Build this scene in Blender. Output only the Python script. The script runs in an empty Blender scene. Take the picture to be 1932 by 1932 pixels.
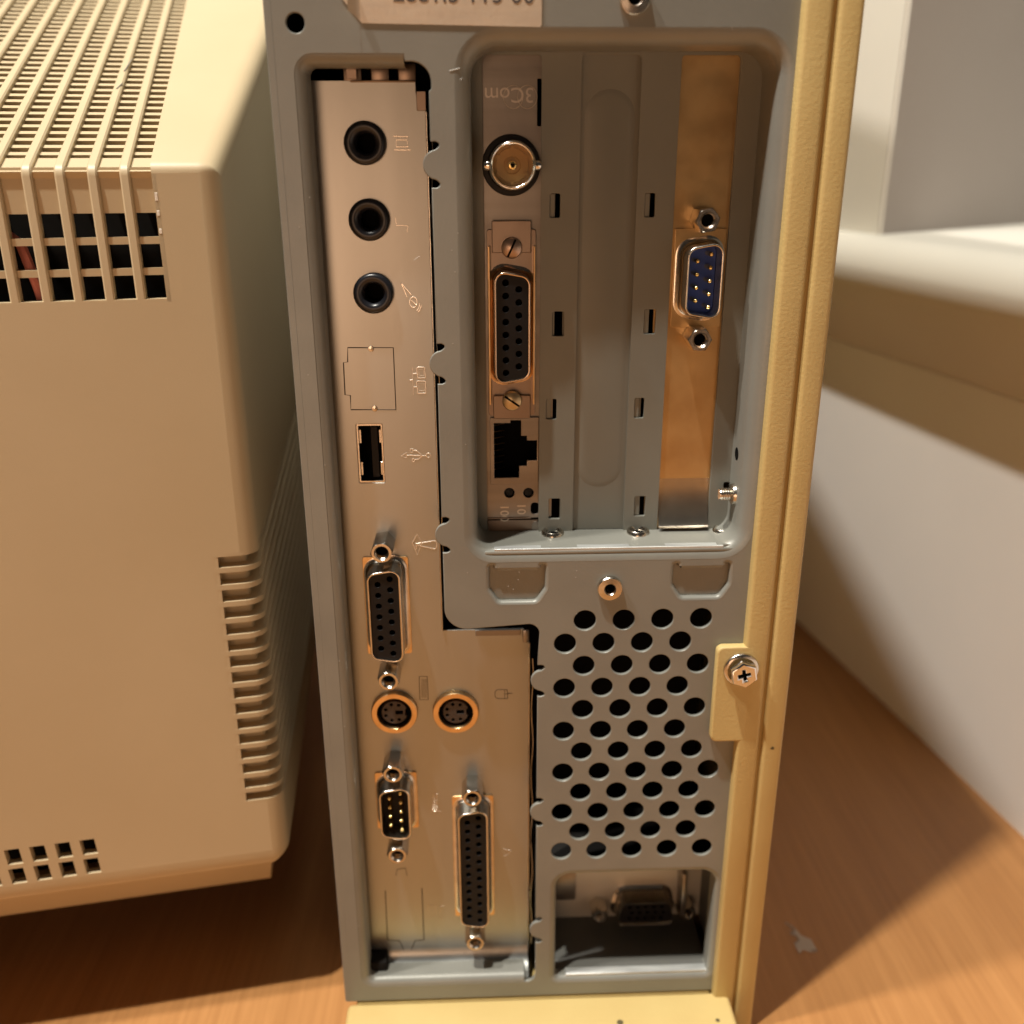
import bpy, bmesh, math, random
from mathutils import Vector, Matrix
random.seed(7)
scn = bpy.context.scene
MM = 0.001
R = math.radians

# ------------------------------------------------------------------ camera
# all lengths are in mm; the rear face of the tower is the plane y = 0, x to the right, z up
PITCH, YAW, ROLL, DIST, FPX = R(20.062), R(2.101), R(-0.165), 198.87, 1782.0
cp, sp, cy, sy = math.cos(PITCH), math.sin(PITCH), math.cos(YAW), math.sin(YAW)
Fw = Vector((sy*cp, cy*cp, -sp)); Rt = Vector((cy, -sy, 0)); Up = Rt.cross(Fw)
cr, sr = math.cos(ROLL), math.sin(ROLL)
Rt, Up = cr*Rt + sr*Up, -sr*Rt + cr*Up
CAM = Vector((0, -DIST, 0))
cam_d = bpy.data.cameras.new('camera'); cam = bpy.data.objects.new('camera', cam_d)
scn.collection.objects.link(cam); scn.camera = cam
m = Matrix((Rt, Up, -Fw)).transposed().to_4x4(); m.translation = CAM*MM; cam.matrix_world = m
cam_d.sensor_width = 36; cam_d.lens = 36*FPX/1932; cam_d.clip_start = 0.005; cam_d.clip_end = 50
cam_d.dof.use_dof = True; cam_d.dof.focus_distance = 0.207; cam_d.dof.aperture_fstop = 11.0

# ------------------------------------------------------------------ world and lamps
w = bpy.data.worlds.new('World'); scn.world = w; w.use_nodes = True
wn = w.node_tree; bg = wn.nodes['Background']
tc = wn.nodes.new('ShaderNodeTexCoord'); sx = wn.nodes.new('ShaderNodeSeparateXYZ'); rp = wn.nodes.new('ShaderNodeValToRGB')
wn.links.new(tc.outputs['Generated'], sx.inputs[0])
ma = wn.nodes.new('ShaderNodeMath'); ma.operation = 'MULTIPLY_ADD'; ma.inputs[1].default_value = .5; ma.inputs[2].default_value = .5
wn.links.new(sx.outputs['Z'], ma.inputs[0]); wn.links.new(ma.outputs[0], rp.inputs[0]); wn.links.new(rp.outputs[0], bg.inputs[0])
rp.color_ramp.elements[0].position = .2; rp.color_ramp.elements[0].color = (.34, .20, .10, 1)
rp.color_ramp.elements[1].position = .75; rp.color_ramp.elements[1].color = (.60, .56, .52, 1)
bg.inputs[1].default_value = 0.04
def lamp(name, loc, target, power, size, col):
    d = bpy.data.lights.new(name, 'AREA'); d.shape = 'DISK'; d.size = size; d.energy = power; d.color = col
    o = bpy.data.objects.new(name, d); scn.collection.objects.link(o)
    o.location = loc; o.rotation_euler = (Vector(target)-Vector(loc)).to_track_quat('-Z', 'Y').to_euler(); return o
lamp('ceiling_lamp', (-.38, -.31, 1.61), (.02, 0, -.1), 36.0, .05, (1.0, .95, .85))
lamp('side_lamp', (-.71, -.20, 1.28), (.12, .1, -.05), 18.0, .07, (1.0, .94, .87))
lamp('warm_fill', (-.25, -1.1, -.08), (0, 0, -.14), 1.5, .4, (1.0, .60, .36))  # added soft fill, stands in for warm bounce off the desk
vs = scn.view_settings; vs.view_transform = 'Standard'; vs.look = 'None'; vs.exposure = 0.12; vs.gamma = 1; vs.use_curve_mapping = False
scn.render.engine = 'CYCLES'; scn.cycles.max_bounces = 8; scn.cycles.use_denoising = True

# ------------------------------------------------------------------ materials
def lk(nt, a, b): nt.links.new(a, b)
def mat(name, col, rough=.5, metal=0, var=None, vscale=60, bump=0, bscale=900, rvar=0, spec=.5, stretch=(1,1,1), detail=4, coat=0):
    mt = bpy.data.materials.new(name); mt.use_nodes = True; nt = mt.node_tree; b = nt.nodes['Principled BSDF']
    b.inputs['Base Color'].default_value = (*col, 1); b.inputs['Roughness'].default_value = rough
    b.inputs['Metallic'].default_value = metal; b.inputs['Specular IOR Level'].default_value = spec
    b.inputs['Coat Weight'].default_value = coat
    t = nt.nodes.new('ShaderNodeTexCoord'); mp = nt.nodes.new('ShaderNodeMapping'); lk(nt, t.outputs['Object'], mp.inputs[0])
    mp.inputs['Scale'].default_value = stretch
    if var:
        n = nt.nodes.new('ShaderNodeTexNoise'); n.inputs['Scale'].default_value = vscale; n.inputs['Detail'].default_value = detail
        lk(nt, mp.outputs[0], n.inputs['Vector'])
        r = nt.nodes.new('ShaderNodeValToRGB'); lk(nt, n.outputs['Fac'], r.inputs[0]); lk(nt, r.outputs[0], b.inputs['Base Color'])
        r.color_ramp.elements[0].position = .35; r.color_ramp.elements[1].position = .65
        r.color_ramp.elements[0].color = (*var, 1); r.color_ramp.elements[1].color = (*col, 1)
    if rvar:
        n = nt.nodes.new('ShaderNodeTexNoise'); n.inputs['Scale'].default_value = vscale*2.3; n.inputs['Detail'].default_value = 6
        lk(nt, mp.outputs[0], n.inputs['Vector'])
        q = nt.nodes.new('ShaderNodeMath'); q.operation = 'MULTIPLY_ADD'; q.inputs[1].default_value = rvar; q.inputs[2].default_value = rough-rvar/2
        lk(nt, n.outputs['Fac'], q.inputs[0]); lk(nt, q.outputs[0], b.inputs['Roughness'])
    if bump:
        n = nt.nodes.new('ShaderNodeTexNoise'); n.inputs['Scale'].default_value = bscale; n.inputs['Detail'].default_value = 3
        lk(nt, t.outputs['Object'], n.inputs['Vector'])
        bp = nt.nodes.new('ShaderNodeBump'); bp.inputs['Strength'].default_value = bump; bp.inputs['Distance'].default_value = .0002
        lk(nt, n.outputs['Fac'], bp.inputs['Height']); lk(nt, bp.outputs[0], b.inputs['Normal'])
    return mt
M_case = mat('painted_steel', (.245,.245,.215), .42, .2, (.215,.215,.19), 45, .12, 1400, .12)
M_slot = mat('painted_steel_shaded', (.205,.205,.175), .48, .15, (.18,.18,.155), 30, .06, 1200, .08)  # case paint darkened, recess shade put into the colour
M_shield = mat('tinned_shield', (.40,.405,.385), .34, .85, (.345,.35,.33), 30, .03, 900, .12, stretch=(1, 1, .08))
M_warm_refl = mat('warm_reflection_steel', (.66,.46,.22), .34, .85, (.53,.34,.15), 75, .06, 1600, .22)  # bare steel with its warm reflection put into the colour
M_tin = mat('bare_steel_bracket', (.30,.275,.245), .32, .8, (.24,.215,.19), 40, .05, 500, .15, stretch=(.15,1,6))
M_pink = mat('copper_toned_steel', (.34,.265,.21), .35, .8, (.27,.205,.16), 60, .03, 900, .12)
M_nick = mat('nickel', (.66,.62,.55), .24, 1, (.55,.50,.43), 300, .05, 1500, .12)
M_flange = mat('gilt_flange', (.86,.60,.32), .30, 1, (.70,.48,.25), 300)
M_pin = mat('gold_pin', (1.0,.78,.35), .2, 1)
M_black = mat('black_plastic', (.008,.007,.007), .5, 0, bump=.05, bscale=2000, spec=.22)
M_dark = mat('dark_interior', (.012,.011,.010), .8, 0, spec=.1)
M_ink = mat('socket_bore', (.003,.003,.003), .8, 0, spec=.08)
M_blue = mat('blue_plastic', (.015,.06,.36), .42, 0, bump=.05, bscale=2000)
M_teflon = mat('amber_insulator', (.30,.17,.05), .4, 0)
M_cover = mat('yellowed_plastic', (.55,.415,.17), .48, 0, (.51,.37,.145), 35, .32, 1300, .05)
M_mon = mat('beige_plastic', (.56,.45,.285), .46, 0, (.525,.415,.255), 14, .10, 2200, .05)
M_red = mat('pink_wire', (.85,.30,.26), .5)
M_label = mat('foil_label', (.66,.55,.42), .42, .35, (.58,.48,.37), 240, .25, 700, .1, stretch=(.25,1,1.6))
M_print = mat('label_print', (.07,.06,.055), .6)
M_wall = mat('white_paint', (.85,.84,.82), .6, 0, (.82,.81,.79), 12, .05, 400)
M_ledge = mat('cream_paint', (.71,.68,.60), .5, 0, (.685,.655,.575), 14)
M_pier_shade = mat('cream_paint_shaded', (.50,.45,.42), .7, 0, (.48,.43,.40), 14)  # pier's cream paint, greyed to carry the shade of its receding face
M_scuff = mat('white_scuff', (.50,.44,.40), .7)
_n = M_scuff.node_tree; _t = _n.nodes.new('ShaderNodeTexCoord'); _x = _n.nodes.new('ShaderNodeTexNoise'); _x.inputs['Scale'].default_value = 160; _x.inputs['Detail'].default_value = 4
_n.links.new(_t.outputs['Object'], _x.inputs['Vector']); _r = _n.nodes.new('ShaderNodeValToRGB'); _r.color_ramp.elements[0].position = .47; _r.color_ramp.elements[1].position = .60
_n.links.new(_x.outputs['Fac'], _r.inputs[0]); _n.links.new(_r.outputs[0], _n.nodes['Principled BSDF'].inputs['Alpha'])
M_smudge = mat('dark_smudge', (.10,.075,.03), .8)
def wood():
    mt = bpy.data.materials.new('beech_laminate'); mt.use_nodes = True; nt = mt.node_tree; b = nt.nodes['Principled BSDF']
    t = nt.nodes.new('ShaderNodeTexCoord'); mp = nt.nodes.new('ShaderNodeMapping'); lk(nt, t.outputs['Object'], mp.inputs[0])
    mp.inputs['Scale'].default_value = (1, .035, 1); mp.inputs['Rotation'].default_value = (0, 0, R(-4))
    n = nt.nodes.new('ShaderNodeTexNoise'); n.inputs['Scale'].default_value = 620; n.inputs['Detail'].default_value = 6; n.inputs['Roughness'].default_value=.6
    n2 = nt.nodes.new('ShaderNodeTexNoise'); n2.inputs['Scale'].default_value = 45; n2.inputs['Detail'].default_value = 3; n2.inputs['Distortion'].default_value=.6
    lk(nt, mp.outputs[0], n.inputs['Vector']); lk(nt, mp.outputs[0], n2.inputs['Vector'])
    r = nt.nodes.new('ShaderNodeValToRGB'); r.color_ramp.elements[0].position=.32; r.color_ramp.elements[1].position=.68
    r.color_ramp.elements[0].color=(.385,.178,.058,1); r.color_ramp.elements[1].color=(.465,.225,.078,1)
    r2 = nt.nodes.new('ShaderNodeValToRGB'); r2.color_ramp.elements[0].position=.35; r2.color_ramp.elements[1].position=.65
    r2.color_ramp.elements[0].color=(.90,.87,.84,1); r2.color_ramp.elements[1].color=(1,1,1,1)
    lk(nt, n.outputs['Fac'], r.inputs[0]); lk(nt, n2.outputs['Fac'], r2.inputs[0])
    mx = nt.nodes.new('ShaderNodeMix'); mx.data_type='RGBA'; mx.blend_type='MULTIPLY'; mx.inputs[0].default_value=1
    lk(nt, r.outputs[0], mx.inputs[6]); lk(nt, r2.outputs[0], mx.inputs[7]); lk(nt, mx.outputs[2], b.inputs['Base Color'])
    b.inputs['Roughness'].default_value = .42
    bp = nt.nodes.new('ShaderNodeBump'); bp.inputs['Strength'].default_value=.15; bp.inputs['Distance'].default_value=.0002
    lk(nt, n.outputs['Fac'], bp.inputs['Height']); lk(nt, bp.outputs[0], b.inputs['Normal'])
    return mt
M_wood = wood()

# ------------------------------------------------------------------ helpers
def hit(u, v, Y):
    """point (x, z) of the plane y = Y that the photo shows at (u, v) of its 1932 px overview"""
    d = Fw*FPX + Rt*(u-966) - Up*(v-966); t = (Y+DIST)/d.y
    return (d.x*t, d.z*t)
def tagit(o, label=None, cat=None, group=None, kind=None):
    if label: o['label'] = label
    if cat: o['category'] = cat
    if group: o['group'] = group
    if kind: o['kind'] = kind
    return o
def empty(name, loc=(0,0,0), rz=0, parent=None):
    o = bpy.data.objects.new(name, None); scn.collection.objects.link(o); o.empty_display_size = .02
    o.location = Vector(loc)*MM; o.rotation_euler = (0,0,rz)
    if parent: attach(o, parent)
    return o
def attach(o, parent):
    o.parent = parent
    if parent.type == 'EMPTY' and parent.get('origin_world'):
        pass
def link_mesh(me, name, mt, parent, smooth=None):
    me.name = name; me.materials.clear(); me.materials.append(mt)
    o = bpy.data.objects.new(name, me); scn.collection.objects.link(o)
    if parent is not None:
        o.parent = parent
        if parent.type == 'EMPTY' and parent.name.startswith('computer_tower'):
            o.location = -parent.location
    if smooth is not None:
        for p in me.polygons: p.use_smooth = True
        try: me.set_sharp_from_angle(angle=R(smooth))
        except Exception: pass
    return o
class MB:
    def __init__(s): s.bm = bmesh.new()
    def v(s, p): return s.bm.verts.new((p[0], p[1], p[2]))
    def face(s, pts):
        try: return s.bm.faces.new([s.v(p) for p in pts])
        except ValueError: return None
    def box(s, x0, x1, y0, y1, z0, z1, bev=0, seg=2):
        r = bmesh.ops.create_cube(s.bm, size=1)
        for q in r['verts']:
            q.co = Vector(((x0+x1)/2+q.co.x*(x1-x0), (y0+y1)/2+q.co.y*(y1-y0), (z0+z1)/2+q.co.z*(z1-z0)))
        if bev: bmesh.ops.bevel(s.bm, geom=list({e for q in r['verts'] for e in q.link_edges}), offset=bev, segments=seg, profile=.5, affect='EDGES')
        return s
    def loft(s, rings, close=True, cap0=False, cap1=False):
        vr = [[s.v(p) for p in r] for r in rings]; n = len(rings[0])
        for a, b in zip(vr, vr[1:]):
            for i in range(n if close else n-1):
                j = (i+1) % n
                try: s.bm.faces.new((a[i], a[j], b[j], b[i]))
                except ValueError: pass
        if cap0: s.bm.faces.new(vr[0][::-1])
        if cap1: s.bm.faces.new(vr[-1])
        return s
    def lathe(s, c, prof, n=32, axis='y', cap1=False, phase=0, nn=None):
        """prof: (radius, offset along axis)"""
        rings = []
        for r, h in prof:
            ring = []
            for i in range(n):
                a = 2*math.pi*i/n + phase
                if axis == 'y': ring.append((c[0]+r*math.cos(a), c[1]+h, c[2]+r*math.sin(a)))
                elif axis == 'z': ring.append((c[0]+r*math.cos(a), c[1]+r*math.sin(a), c[2]+h))
                else: ring.append((c[0]+h, c[1]+r*math.cos(a), c[2]+r*math.sin(a)))
            rings.append(ring)
        return s.loft(rings, cap1=cap1)
    def tube(s, pts, r=.12, n=6, closed=False):
        pts = [Vector(p) for p in pts]; rings = []; N = len(pts)
        for i, p in enumerate(pts):
            a = pts[i-1] if (i > 0 or closed) else p; b = pts[(i+1) % N] if (i < N-1 or closed) else p
            t = (b-a); t = t.normalized() if t.length else Vector((0,0,1))
            ref = Vector((0,1,0)) if abs(t.y) < .9 else Vector((1,0,0))
            u = t.cross(ref).normalized(); q = t.cross(u)
            rings.append([p+r*(math.cos(2*math.pi*k/n)*u+math.sin(2*math.pi*k/n)*q) for k in range(n)])
        if closed: rings.append(rings[0])
        return s.loft(rings)
    def build(s, name, mt, parent=None, smooth=35, mat4=None):
        bmesh.ops.remove_doubles(s.bm, verts=s.bm.verts, dist=1e-4)
        bmesh.ops.recalc_face_normals(s.bm, faces=s.bm.faces)
        bmesh.ops.transform(s.bm, matrix=(Matrix.Scale(MM, 4) @ (mat4 or Matrix.Identity(4))), verts=s.bm.verts)
        me = bpy.data.meshes.new(name); s.bm.to_mesh(me); s.bm.free()
        return link_mesh(me, name, mt, parent, smooth)
def rpoly(pts, rad, seg=6):
    """polygon with rounded corners; rad a number or one per corner"""
    out = []; n = len(pts)
    for i in range(n):
        p = Vector(pts[i]); a = Vector(pts[i-1]); b = Vector(pts[(i+1) % n]); r = rad[i] if isinstance(rad, (list, tuple)) else rad
        if r <= 0: out.append(tuple(p)); continue
        d1 = (a-p); d2 = (b-p); l1, l2 = d1.length, d2.length; d1.normalize(); d2.normalize()
        ang = d1.angle(d2); t = min(r/math.tan(ang/2), l1*.49, l2*.49); rr = t*math.tan(ang/2)
        c = p + (d1+d2).normalized()*(rr/math.sin(ang/2)); s0 = p+d1*t; e0 = p+d2*t
        a0 = math.atan2(s0.y-c.y, s0.x-c.x); a1 = math.atan2(e0.y-c.y, e0.x-c.x); da = (a1-a0+math.pi) % (2*math.pi)-math.pi
        for k in range(seg+1):
            q = a0+da*k/seg; out.append((c.x+rr*math.cos(q), c.y+rr*math.sin(q)))
    return out
def rrect(x0, x1, z0, z1, r, seg=6): return rpoly([(x0,z0),(x1,z0),(x1,z1),(x0,z1)], r, seg)
def circ(x, z, r, n=28): return [(x+r*math.cos(2*math.pi*i/n), z+r*math.sin(2*math.pi*i/n)) for i in range(n)]
def area(p): return sum(p[i-1][0]*p[i][1]-p[i][0]*p[i-1][1] for i in range(len(p)))/2
def offs(p, d):
    """offset a closed outline outwards by d"""
    s = 1 if area(p) > 0 else -1; out = []; n = len(p)
    for i in range(n):
        a = Vector(p[i-1]); b = Vector(p[i]); c = Vector(p[(i+1) % n])
        e1 = (b-a); e2 = (c-b)
        if e1.length < 1e-6 or e2.length < 1e-6: e1 = e2 = (c-a)
        n1 = Vector((e1.y, -e1.x)).normalized(); n2 = Vector((e2.y, -e2.x)).normalized(); q = (n1+n2)
        q = q/max(.4, (1+n1.dot(n2))); out.append((b.x+s*d*q.x, b.y+s*d*q.y))
    return out
def sheet(name, outer, holes, y0, th, mt, parent=None, bevel=0, smooth=30):
    """flat sheet in the plane facing the camera, front at y0, thickness th, real holes"""
    cu = bpy.data.curves.new(name+'_curve', 'CURVE'); cu.dimensions = '2D'; cu.fill_mode = 'BOTH'
    for k, pl in enumerate([outer]+list(holes)):
        if bevel: pl = offs(pl, -bevel if k == 0 else bevel)
        sp_ = cu.splines.new('POLY'); sp_.points.add(len(pl)-1); sp_.use_cyclic_u = True
        for q, (x, z) in zip(sp_.points, pl): q.co = (x, z, 0, 1)
    cu.extrude = th/2-bevel; cu.bevel_depth = bevel; cu.bevel_resolution = 2
    ob = bpy.data.objects.new(name+'_tmp', cu); scn.collection.objects.link(ob)
    dg = bpy.context.evaluated_depsgraph_get(); me = bpy.data.meshes.new_from_object(ob.evaluated_get(dg))
    bpy.data.objects.remove(ob); bpy.data.curves.remove(cu)
    yc = y0+th/2
    for vv in me.vertices:
        x, z, h = vv.co; vv.co = (x*MM, (yc-h)*MM, z*MM)
    return link_mesh(me, name, mt, parent, smooth)
def textmesh(name, body, size, pos, mt, parent, rot=0, th=.25, bold=.0, yrot=None, font_off=0):
    cu = bpy.data.curves.new(name+'_txt', 'FONT'); cu.body = body; cu.size = size; cu.extrude = th/2; cu.align_x = 'CENTER'; cu.align_y = 'CENTER'; cu.offset = bold
    ob = bpy.data.objects.new(name+'_tmp', cu); scn.collection.objects.link(ob)
    dg = bpy.context.evaluated_depsgraph_get(); me = bpy.data.meshes.new_from_object(ob.evaluated_get(dg))
    bpy.data.objects.remove(ob); bpy.data.curves.remove(cu)
    c, s_ = math.cos(rot), math.sin(rot)
    for vv in me.vertices:
        x, z, h = vv.co; x, z = x*c-z*s_, x*s_+z*c; vv.co = ((pos[0]+x)*MM, (pos[1]-h)*MM, (pos[2]+z)*MM)
    return link_mesh(me, name, mt, parent, None)
def lip(path, Rr, depth, mt, name, parent, closed=True, flip=False, bez=6):
    """rolled edge: path is the opening outline on the face; rolls inwards and back"""
    s_ = MB(); n = len(path); rings = []
    prof = [(Rr*math.sin(R(90*k/bez)), Rr*(1-math.cos(R(90*k/bez)))) for k in range(bez+1)]+[(Rr, depth)]
    if closed:
        for o_, y in prof: rings.append([(x, y-.02, z) for x, z in offs(path, -o_)])
        s_.loft(rings, close=True)
    else:
        # the same, with the outline closed but only the first part kept
        for o_, y in prof: rings.append([(x, y+.02, z) for x, z in offs(path, -o_)][:closed_count])
        s_.loft(rings, close=False)
    return s_.build(name, mt, parent, 50)

# ------------------------------------------------------------------ the setting: desk, wall, ledge
ZD = -228
b = MB(); b.box(-900, 330, -760, 560, ZD-25, ZD, 1.5)
desk = b.build('desk', M_wood); tagit(desk, 'orange beech laminate desk top under the tower and the monitor', 'desk')
def wallpt(s, off):   # along the wall foot, off = towards the room
    P0 = Vector((168, 252)); d = Vector((27, -179)).normalized(); n = Vector((-d.y, d.x))*-1
    if n.x > 0: n = -n
    q = P0 + d*s + n*off; return q.x, q.y
def wallstrip(prof, s0, s1, name, mt, kind='structure', parent=None, smooth=40):
    b = MB(); rings = []
    for s in (s0, s1): rings.append([(*wallpt(s, o), z) for o, z in prof])
    b.loft(rings, close=True, cap0=True, cap1=True); o = b.build(name, mt, parent, smooth)
    if kind: o['kind'] = kind
    return o
wallstrip([(0, -700), (0, -76.9), (-40, -76.9), (-40, -700)], -700, 800, 'wall', M_wall)
# thick ledge with a rounded nose
nose = [(22-13+13*math.sin(R(a)), -27-13+13*math.cos(R(a))) for a in range(0, 91, 10)]
led = wallstrip([(-600, -27)]+nose+[(20.5, -46), (2.0, -76), (-2, -77), (-600, -77)], -700, 800, 'ledge', M_ledge, kind=None)
tagit(led, 'thick cream painted ledge with rounded front edge running along the white wall', 'ledge')
# pier above the ledge: one side flush with the wall, the other splayed back, its shade put into a greyer colour
cx_, cy_ = wallpt(46, 6)
fx, fy = wallpt(-700, 6)
b = MB(); ring = [(cx_, cy_), (cx_+300, cy_+215), (cx_+300, cy_+760), (fx, fy)]
b.loft([[(x, y, -26.9) for x, y in ring], [(x, y, 900) for x, y in ring]], cap0=True, cap1=True)
bmesh.ops.bevel(b.bm, geom=[e for e in b.bm.edges if all(abs(v.co.x-cx_) < .01 and abs(v.co.y-cy_) < .01 for v in e.verts)], offset=1.5, segments=3, affect='EDGES')
pier = b.build('wall_pier', M_ledge, None, 30); tagit(pier, 'cream painted wall pier standing on the ledge, its receding face coloured greyer for shade', 'wall pier')
me = pier.data; me.materials.append(M_pier_shade)
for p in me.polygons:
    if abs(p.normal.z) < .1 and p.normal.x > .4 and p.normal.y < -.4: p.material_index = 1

# ------------------------------------------------------------------ CRT monitor on the left (local frame: x right, y away, z up; origin at rear lower right corner)
mon = empty('crt_monitor', (-53, 13, -178), R(9.6))
tagit(mon, 'beige CRT monitor seen from behind with ribbed vents on its sloping top', 'monitor')
W = 345.0
def msec(d, grow=0, r=5):
    x1 = .124*d; x0 = -W-.124*d; z0 = .26*d; z1 = 179+.404*d
    return rpoly([(x0-grow, z0-grow), (x1+grow, z0-grow), (x1+grow, z1+grow), (x0-grow, z1+grow)], r, 6)
GX0, GX1 = -330.0, -13.8      # ribbed field in x
NR = 51
# rear wall with its openings
PW = 6.25
ribx = [-19.05-PW*i for i in range(NR)]
holes = []
gaps = [(-15.0-2.9+0.15, GX1)] + [(ribx[i+1]+1.05, ribx[i]-1.05) for i in range(NR-1)]
gaps = [(ribx[0]+1.05, GX1)] + gaps[1:]
nz = 16
lz = [91.8-4.49*k for k in range(nz)]
grille_rect = [(GX0, 151.3), (GX1, 151.3), (GX1, 181), (GX0, 181)]
# rear wall outline minus the ribbed field (open to the top) minus the louvre corner
LVX = -10.8
outer = rpoly([(-W, 4.5), (-4.5, 4.5), (-4.5, 20.2), (LVX, 20.2), (LVX, 91.8), (-4.5, 91.8), (-4.5, 177.0), (GX1, 177.0), (GX1, 151.4), (GX0, 151.4), (GX0, 177.0), (-W, 177.0)],
              [0, 0, 0, 0, 0, 0, 0, 0, 0, 0, 0, 5], 6)
low = []
for k in range(14):
    x1 = -48.0-6.0*k
    for z0, z1 in ((4.9, 9.6), (10.9, 15.6)): low.append([(x1-3.6, z0), (x1, z0), (x1-.3, z1), (x1-3.9, z1)])
rw = sheet('rear_wall', outer, low, 0, 2.2, M_mon, mon, 0)
# body shell: top, side, underside, lofted back; fields for vents left open
def shell():
    b = MB(); D = [0, 6, 60, 160, 300]
    rr = 2.6
    def xr(d): return .124*max(0, d-4.5)
    def zt(d): return 179+.404*d
    def zb(d): return .26*d
    # rounded top rear edge, right of the ribbed field
    xs = [GX1, -3.5]
    prof = [(0, 177.0)]
    n0 = Vector((0, -1)); 
    for k in range(7):
        a = R(k*68/6); prof.append((2.6-2.6*math.cos(a), 177.0+2.6*math.sin(a)))
    dlast = prof[-1]
    prof += [(60, 179.4+.404*60-.9), (300, 179.4+.404*300-.9)]
    # right side corner arc profile offsets (x inwards, z down)
    def cols(d, z):
        out = [(GX1, d, z)]
        cx = .124*max(0, d-4.5)-4.5
        for k in range(7):
            a = R(90*k/6); out.append((cx+4.5*math.sin(a), max(d, 4.5*(1-math.cos(a))), z-4.5*(1-math.cos(a))))
        return out
    rows = [cols(d, z) for d, z in prof]
    b.loft(rows, close=False)
    # left part of the top
    b.loft([[(-W, d, z), (GX0, d, z)] for d, z in prof], close=False)
    # right side above the louvres, then below them
    dd = [4.5, 6, 60, 160, 300]
    PL = [(-4.5+4.5*math.sin(R(15*k)), 4.5*(1-math.cos(R(15*k)))) for k in range(7)]
    b.loft([[(x, y, 91.8) for x, y in PL], [(x, y, 172.5+4.5-y) for x, y in PL]], close=False)
    b.loft([[(x, y, 4.5) for x, y in PL], [(x, y, 20.2) for x, y in PL]], close=False)
    b.loft([[(-4.5+4.5*math.sin(R(15*k))*math.cos(R(15*q)), 4.5-4.5*math.cos(R(15*k))+.7*(1-math.cos(R(15*q)))*math.cos(R(15*k)), 4.5-4.5*math.sin(R(15*q))) for k in range(7)] for q in range(7)], close=False)
    b.loft([[(x, .7-.7*math.cos(R(15*q)), 4.5-4.5*math.sin(R(15*q))) for x in (-W, -4.5)] for q in range(7)], close=False)
    def side(f0, f1, ds=dd, x_in=0):
        b.loft([[(xr(d)-x_in, d, f0(d)), (xr(d)-x_in, d, f1(d))] for d in ds], close=False)
    side(lambda d: 91.8+.2*d, lambda d: 177.0-4.5+.404*d+ (2.0 if d > 3 else 0))
    side(lambda d: zb(max(0, d-4.5))+4.5, lambda d: 20.2+.2*d)
    side(lambda d: 20.2+.2*d, lambda d: 91.8+.2*d, [168, 230, 300])
    # lower corner and underside
    b.loft([[(xr(d)-4.5+4.5*math.cos(R(a)), d, zb(max(0, d-4.5))+4.5-4.5*math.sin(R(a))) for a in range(0, 91, 15)]+[(-W, d, zb(max(0, d-4.5)))] for d in dd], close=False)
    # left side
    b.loft([[(-W, d, zb(d)), (-W, d, zt(d))] for d in dd], close=False)
    return b.build('housing', M_mon, mon, 35)
hs = shell()
# side louvres: recessed dark tray + fins that wrap the corner
b = MB()
def wrap(o, z, d1=170):   # path round the corner at inward offset o
    pts = [(LVX, o, z)]
    cx, cyy, rr = -4.5, 4.5, 4.5-o
    for k in range(7):
        a = R(90*k/6); pts.append((cx+rr*math.sin(a), cyy-rr*math.cos(a), z))
    for d in (12, 50, 110, d1): pts.append((.124*(d-4.5)-o, d, z+.2*(d-2)))
    return pts
b.loft([wrap(3.2, 20.2), wrap(3.2, 91.8)], close=False); b.build('vent_back', M_mon, mon, 40)
b = MB()
for k in range(nz+1):
    z = 91.8-4.49*k if k else 91.3
    t = 1.35 if 0 < k < nz else 1.0
    if k == nz: z = 20.7
    a, c, e, f = wrap(0, z+t/2), wrap(0, z-t/2), wrap(3.2, z-t/2), wrap(3.2, z+t/2)
    b.loft([a, c, e, f, a], close=False)
b.box(LVX-.02, LVX+1.1, .02, 3.2, 20.2, 91.8)
b.build('side_louvre', M_mon, mon, 40)
# ribbed vent: ribs run over the edge
b = MB()
RT = Vector((0, .927, .3746)); RN = Vector((0, -.3746, .927))
for x in ribx:
    path = [(0, 151.4), (0, 176.5)]
    for k in range(1, 6): a = R(68*k/5); path.append((2.6-2.6*math.cos(a), 176.5+2.6*math.sin(a)))
    p0 = path[-1]; path.append((p0[0]+230*.927, p0[1]+230*.3746))
    inner = []
    for i, (d, z) in enumerate(path):
        q = path[min(i+1, len(path)-1)]; p = path[max(i-1, 0)]; t = Vector((q[0]-p[0], q[1]-p[1])).normalized(); nn = Vector((t.y, -t.x))
        inner.append((d+nn.x*2.6, z+nn.y*2.6))
    hw = 1.0
    e = .35
    rings = []
    for (d, z), (di, zi) in zip(path, inner):
        u = Vector((di-d, zi-z)).normalized()*e
        rings.append([(x-hw, di, zi), (x-hw, d+u.x, z+u.y), (x-hw+e, d, z), (x+hw-e, d, z), (x+hw, d+u.x, z+u.y), (x+hw, di, zi)])
    b.loft(rings, close=True, cap0=True, cap1=True)
b.build('vent_ribs', M_mon, mon, 35)
b = MB()
# recessed cross bars on the rear
b.box(GX0, GX1-.05, 1.1, 2.6, 169.2, 178.2)
for z0, z1 in ((162.9, 164.4), (156.5, 158.0)): b.box(GX0, GX1-.05, 1.0, 2.4, z0, z1)
b.box(GX0, GX1, .02, 2.6, 150.6, 151.6)
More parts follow.
